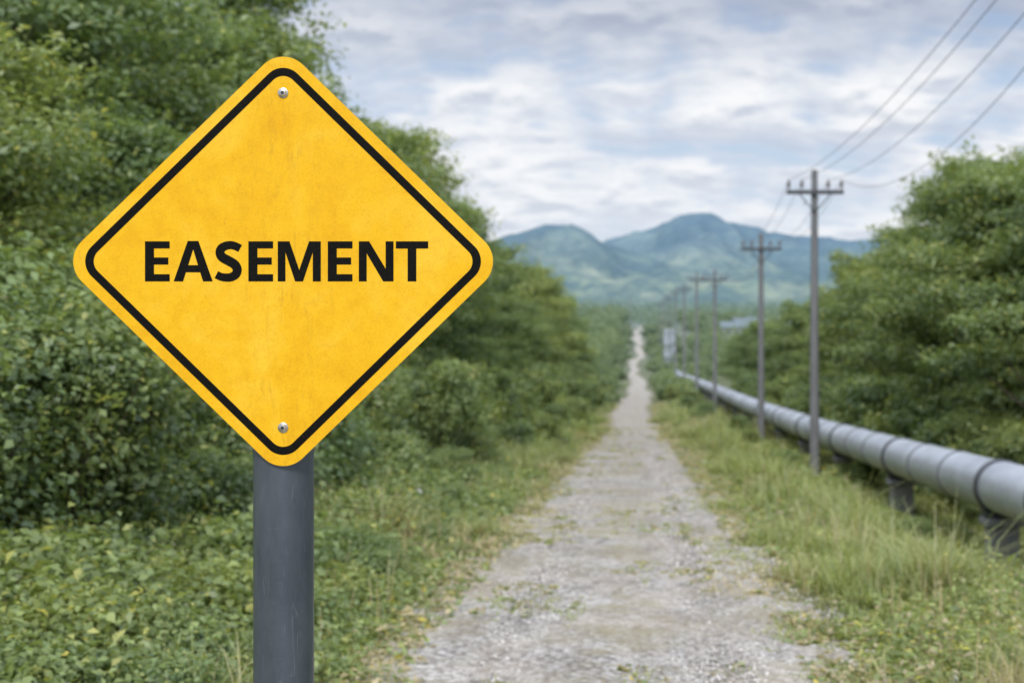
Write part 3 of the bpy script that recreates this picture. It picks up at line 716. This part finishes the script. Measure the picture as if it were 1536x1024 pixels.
# ---------------------------------------------------------------- pipeline
PIX=5.62; PR=.40
ky=[4,12,20.7,29.7,45.4,65.6,103,146,190,230]
kz=[-1.95,-2.3,-2.72,-3.18,-3.93,-4.75,-6.05,-7.6,-9.2,-10.3]
ky2=np.arange(4,230,1.); kz2=np.interp(ky2,ky,kz); kk=np.ones(7)/7; kz2=np.convolve(np.pad(kz2,3,'edge'),kk,'valid')
def pipez(y): return CAMZ+np.interp(y,ky2,kz2)
ys_=list(np.arange(11,60,1.))+list(np.arange(60,226,4.))
pl=empty("pipeline",(PIX,11,float(pipez(11)))); tag(pl,"long pale grey steel pipeline raised on concrete supports","pipeline")
org=np.array([PIX,11,float(pipez(11))])
pts=[(0,y-11,float(pipez(y))-org[2]) for y in ys_]
v,q=tube(pts,[PR]*len(pts),40)
me=mesh_parts("pipe",[(v,q)],PIPE); autosmooth(me,60); obj("pipe",me,pl)
def slope(y): return float(pipez(y+1)-pipez(y-1))/2
def ring(me,name,y):
    o=obj(name,me,pl,(0,y-11,float(pipez(y))-org[2])); o.rotation_euler=(math.atan(slope(y)),0,0)
cm=mesh_parts("collar",[lathe([(PR-.01,-.11),(PR+.02,-.11),(PR+.03,-.09),(PR+.03,-.03),(PR+.015,-.025),(PR+.015,.025),(PR+.03,.03),(PR+.03,.09),(PR+.02,.11),(PR-.01,.11)],40,'Y')],COLLAR); autosmooth(cm,30)
wm=mesh_parts("weld_band",[lathe([(PR-.01,-.06),(PR+.016,-.06),(PR+.02,-.04),(PR+.02,.04),(PR+.016,.06),(PR-.01,.06)],40,'Y')],WELD); autosmooth(wm,30)
sup_y=[]
y=22.0-8.4
while y<220:
    sup_y.append(y); y+=8.4
for i,y in enumerate(sup_y):
    ring(cm,"collar",y)
    if y<110:
        ring(wm,"weld_band",y+2.8); ring(wm,"weld_band",y+5.6)
for y in sup_y:
    zg=float(ground(PIX,y)); zp=float(pipez(y)); H=zp-zg
    if y>180: continue
    e=empty("pipe_support",(PIX,y,zg)); tag(e,"grey concrete pipe support standing in weeds","pipe support","concrete supports under the pipeline")
    top=H-PR-.03
    obj("pedestal",mesh_parts("pedestal",[box((0,0,(top-.14-.3)/2),(.46,.40,top-.14+.3),.03),box((0,0,top-.09),(.60,.50,.10),.02)],CONC),e)
    sv=[];sf=[]; n_=14
    for yy in (-.16,.16):
        for k in range(n_+1):
            a=math.pi+math.pi*(.24+.52*k/n_); sv.append((math.cos(a)*(PR+.035),yy,H+math.sin(a)*(PR+.035)))
        for k in range(n_+1):
            x_=-.28+.56*k/n_; sv.append((x_,yy,top-.045))
    m_=2*(n_+1)
    for k in range(n_):
        a,b=k,k+1;c,d=n_+1+k,n_+2+k
        sf+=[(a,c,d,b),(m_+a,m_+b,m_+d,m_+c),(a,b,m_+b,m_+a),(c,m_+c,m_+d,d)]
    sf+=[(0,m_,m_+n_+1,n_+1),(n_,2*n_+1,m_+2*n_+1,m_+n_)]
    obj("saddle",mesh_parts("saddle",[(sv,sf)],COLLAR),e)

# ---------------------------------------------------------------- distant houses + tanks
WALL=metal("house_wall",(.24,.28,.30),(.32,.36,.38),.9,0,(1,1,1),s=1); ROOF=metal("house_roof",(.13,.17,.19),(.18,.22,.24),.9,0,(1,1,1),s=1); GLS=metal("house_glass",(.05,.06,.07),(.08,.09,.1),.3,0)
TANK=metal("tank_metal",(.25,.29,.32),(.33,.37,.40),.8,0,(1,1,.2),s=1)
for x,y,w,rz in ((27,398,8,.1),(41,412,10,-.1),(33,430,9,.3)):
    e=empty("house",(x,y,float(ground(x,y))+.3)); e.rotation_euler=(0,0,rz); tag(e,"small pale house with grey gabled roof among distant trees","house","houses on the plain")
    hh=3.0
    obj("wall",mesh_parts("wall",[box((0,0,hh/2-1),(w,6,hh+2))],WALL),e)
    rv=[(-w/2-.5,-3.5,hh),(w/2+.5,-3.5,hh),(w/2+.5,3.5,hh),(-w/2-.5,3.5,hh),(-w/2-.5,0,hh+1.7),(w/2+.5,0,hh+1.7)]
    obj("roof",mesh_parts("roof",[(rv,[(0,3,2,1),(0,1,5,4),(2,3,4,5),(0,4,3),(1,2,5)])],ROOF),e)
    for k in (-1,1): obj("window",mesh_parts("window",[box((k*w*.3,-3.01,1.7),(1.3,.06,1.1))],GLS),e)
    obj("door",mesh_parts("door",[box((0,-3.01,1.05),(1.0,.06,2.1))],GLS),e)
for x,y,r_,h_ in ((5.4,262,.85,7.0),(6.9,300,.8,6.2)):
    e=empty("storage_tank",(x,y,float(ground(x,y)))); tag(e,"tall pale grey cylindrical tank among scrub near the pipeline","storage tank","tanks by the pipeline")
    sh=mesh_parts("shell",[lathe([(r_,-.5),(r_,h_*.33),(r_+.04,h_*.335),(r_,h_*.34),(r_,h_*.66),(r_+.04,h_*.665),(r_,h_*.67),(r_,h_)],24)],TANK); autosmooth(sh,60); obj("shell",sh,e)
    rf=mesh_parts("roof",[lathe([(r_+.06,h_+.002),(r_+.06,h_+.06),(r_*.7,h_+.3),(r_*.3,h_+.42),(.08,h_+.45)],24)],TANK); autosmooth(rf,50); obj("roof",rf,e)

# ---------------------------------------------------------------- world + sun
W=bpy.data.worlds.new("World"); SC.world=W; W.use_nodes=True; nt=W.node_tree; nt.nodes.clear()
class WM(M):
    def __init__(s): s.nt=nt; s.n=nt.nodes
w=WM(); out=w.N("ShaderNodeOutputWorld")
SUN_EL=40; SUN_AZ=rad(186)
sky=w.N("ShaderNodeTexSky",sky_type='NISHITA'); sky.sun_disc=False; sky.sun_elevation=rad(SUN_EL); sky.sun_rotation=SUN_AZ
b1=w.N("ShaderNodeBackground"); b1.inputs["Strength"].default_value=.13; w.L(sky.outputs[0],b1.inputs["Color"])
tcn=w.N("ShaderNodeTexCoord"); sp=w.N("ShaderNodeSeparateXYZ"); w.L(tcn.outputs["Generated"],sp.inputs[0])
def mth(op,a,b=None,cl=False):
    n_=w.N("ShaderNodeMath",operation=op); n_.use_clamp=cl
    for i,v in enumerate((a,b)):
        if v is None: continue
        if isinstance(v,(int,float)): n_.inputs[i].default_value=v
        else: w.L(v,n_.inputs[i])
    return n_.outputs[0]
zc=mth('ADD',mth('MAXIMUM',sp.outputs["Z"],0.0),.42)
cb=w.N("ShaderNodeCombineXYZ"); w.L(mth('DIVIDE',sp.outputs["X"],zc),cb.inputs[0]); w.L(mth('MULTIPLY',mth('DIVIDE',sp.outputs["Y"],zc),1.35),cb.inputs[1]); cb.inputs[2].default_value=3.4
def dens(vec):
    a=w.noise(9.0,6,.50,vec,.1); b=w.noise(3.6,3,.5,vec,.0)
    return mth('ADD',mth('MULTIPLY',a,.6),mth('MULTIPLY',b,.4))
nm=dens(cb.outputs[0])
mp=w.N("ShaderNodeMapping"); mp.inputs["Scale"].default_value=(1.0,1.015,1); w.L(cb.outputs[0],mp.inputs["Vector"])
nm2=dens(mp.outputs["Vector"])
shade=mth('ADD',mth('MULTIPLY',mth('SUBTRACT',nm2,nm),5.0),.5,True)
mask=w.ramp(nm,[(.36,0.7),(.42,.95),(.47,1.0)])
ctop=w.ramp(nm,[(.36,(.50,.59,.76)),(.43,(.66,.73,.85)),(.48,(.85,.88,.93)),(.54,(.95,.96,.98))])
cbot=w.ramp(nm,[(.36,(.48,.57,.73)),(.44,(.57,.64,.77)),(.52,(.68,.73,.82)),(.62,(.60,.65,.75))])
ccol=w.mix(w.ramp(shade,[(.15,0.0),(.65,1.0)]),cbot,ctop)
topd=w.N("ShaderNodeMapRange"); topd.inputs["From Min"].default_value=.15; topd.inputs["From Max"].default_value=.212; w.L(sp.outputs["Z"],topd.inputs["Value"])
ccol=w.mix(mth('MULTIPLY',topd.outputs[0],.95),ccol,w.mix(1.0,ccol,(.62,.66,.74),'MULTIPLY'))
hzf=w.N("ShaderNodeMapRange"); hzf.inputs["From Min"].default_value=.11; hzf.inputs["From Max"].default_value=0.0; w.L(sp.outputs["Z"],hzf.inputs["Value"])
ccol=w.mix(mth('MULTIPLY',hzf.outputs[0],.6),ccol,(.78,.84,.92))
b2=w.N("ShaderNodeBackground"); w.L(ccol,b2.inputs["Color"])
zen=w.N("ShaderNodeMapRange"); zen.inputs["From Min"].default_value=.23; zen.inputs["From Max"].default_value=.6; zen.inputs["To Min"].default_value=1.0; zen.inputs["To Max"].default_value=2.4; w.L(sp.outputs["Z"],zen.inputs["Value"]); w.L(zen.outputs[0],b2.inputs["Strength"])
mx=w.N("ShaderNodeMixShader"); w.L(mth('MAXIMUM',mask,hzf.outputs[0]),mx.inputs[0]); w.L(b1.outputs[0],mx.inputs[1]); w.L(b2.outputs[0],mx.inputs[2]); w.L(mx.outputs[0],out.inputs[0])
sl=bpy.data.lights.new("sun","SUN"); sl.energy=2.5; sl.angle=rad(10); sl.color=(1,.94,.85)
so=bpy.data.objects.new("sun",sl); link(so)
dv=Vector((math.sin(SUN_AZ)*math.cos(rad(SUN_EL)),math.cos(SUN_AZ)*math.cos(rad(SUN_EL)),math.sin(rad(SUN_EL))))
so.rotation_euler=dv.to_track_quat('Z','Y').to_euler(); so.location=(0,0,30)

# ---------------------------------------------------------------- camera
cd=bpy.data.cameras.new("camera"); cd.lens=50; cd.sensor_width=36; cd.clip_end=20000; cd.clip_start=.05
cd.shift_x=-(U0-768)/1536; cd.shift_y=-(512-V0)/1536
cd.dof.use_dof=True; cd.dof.focus_distance=SD; cd.dof.aperture_fstop=3.7; cd.dof.aperture_blades=0
co=bpy.data.objects.new("camera",cd); link(co); co.location=(0,0,CAMZ); co.rotation_euler=(rad(90),0,0)
SC.camera=co
SC.view_settings.view_transform='Standard'; SC.view_settings.look='None'; SC.view_settings.exposure=0
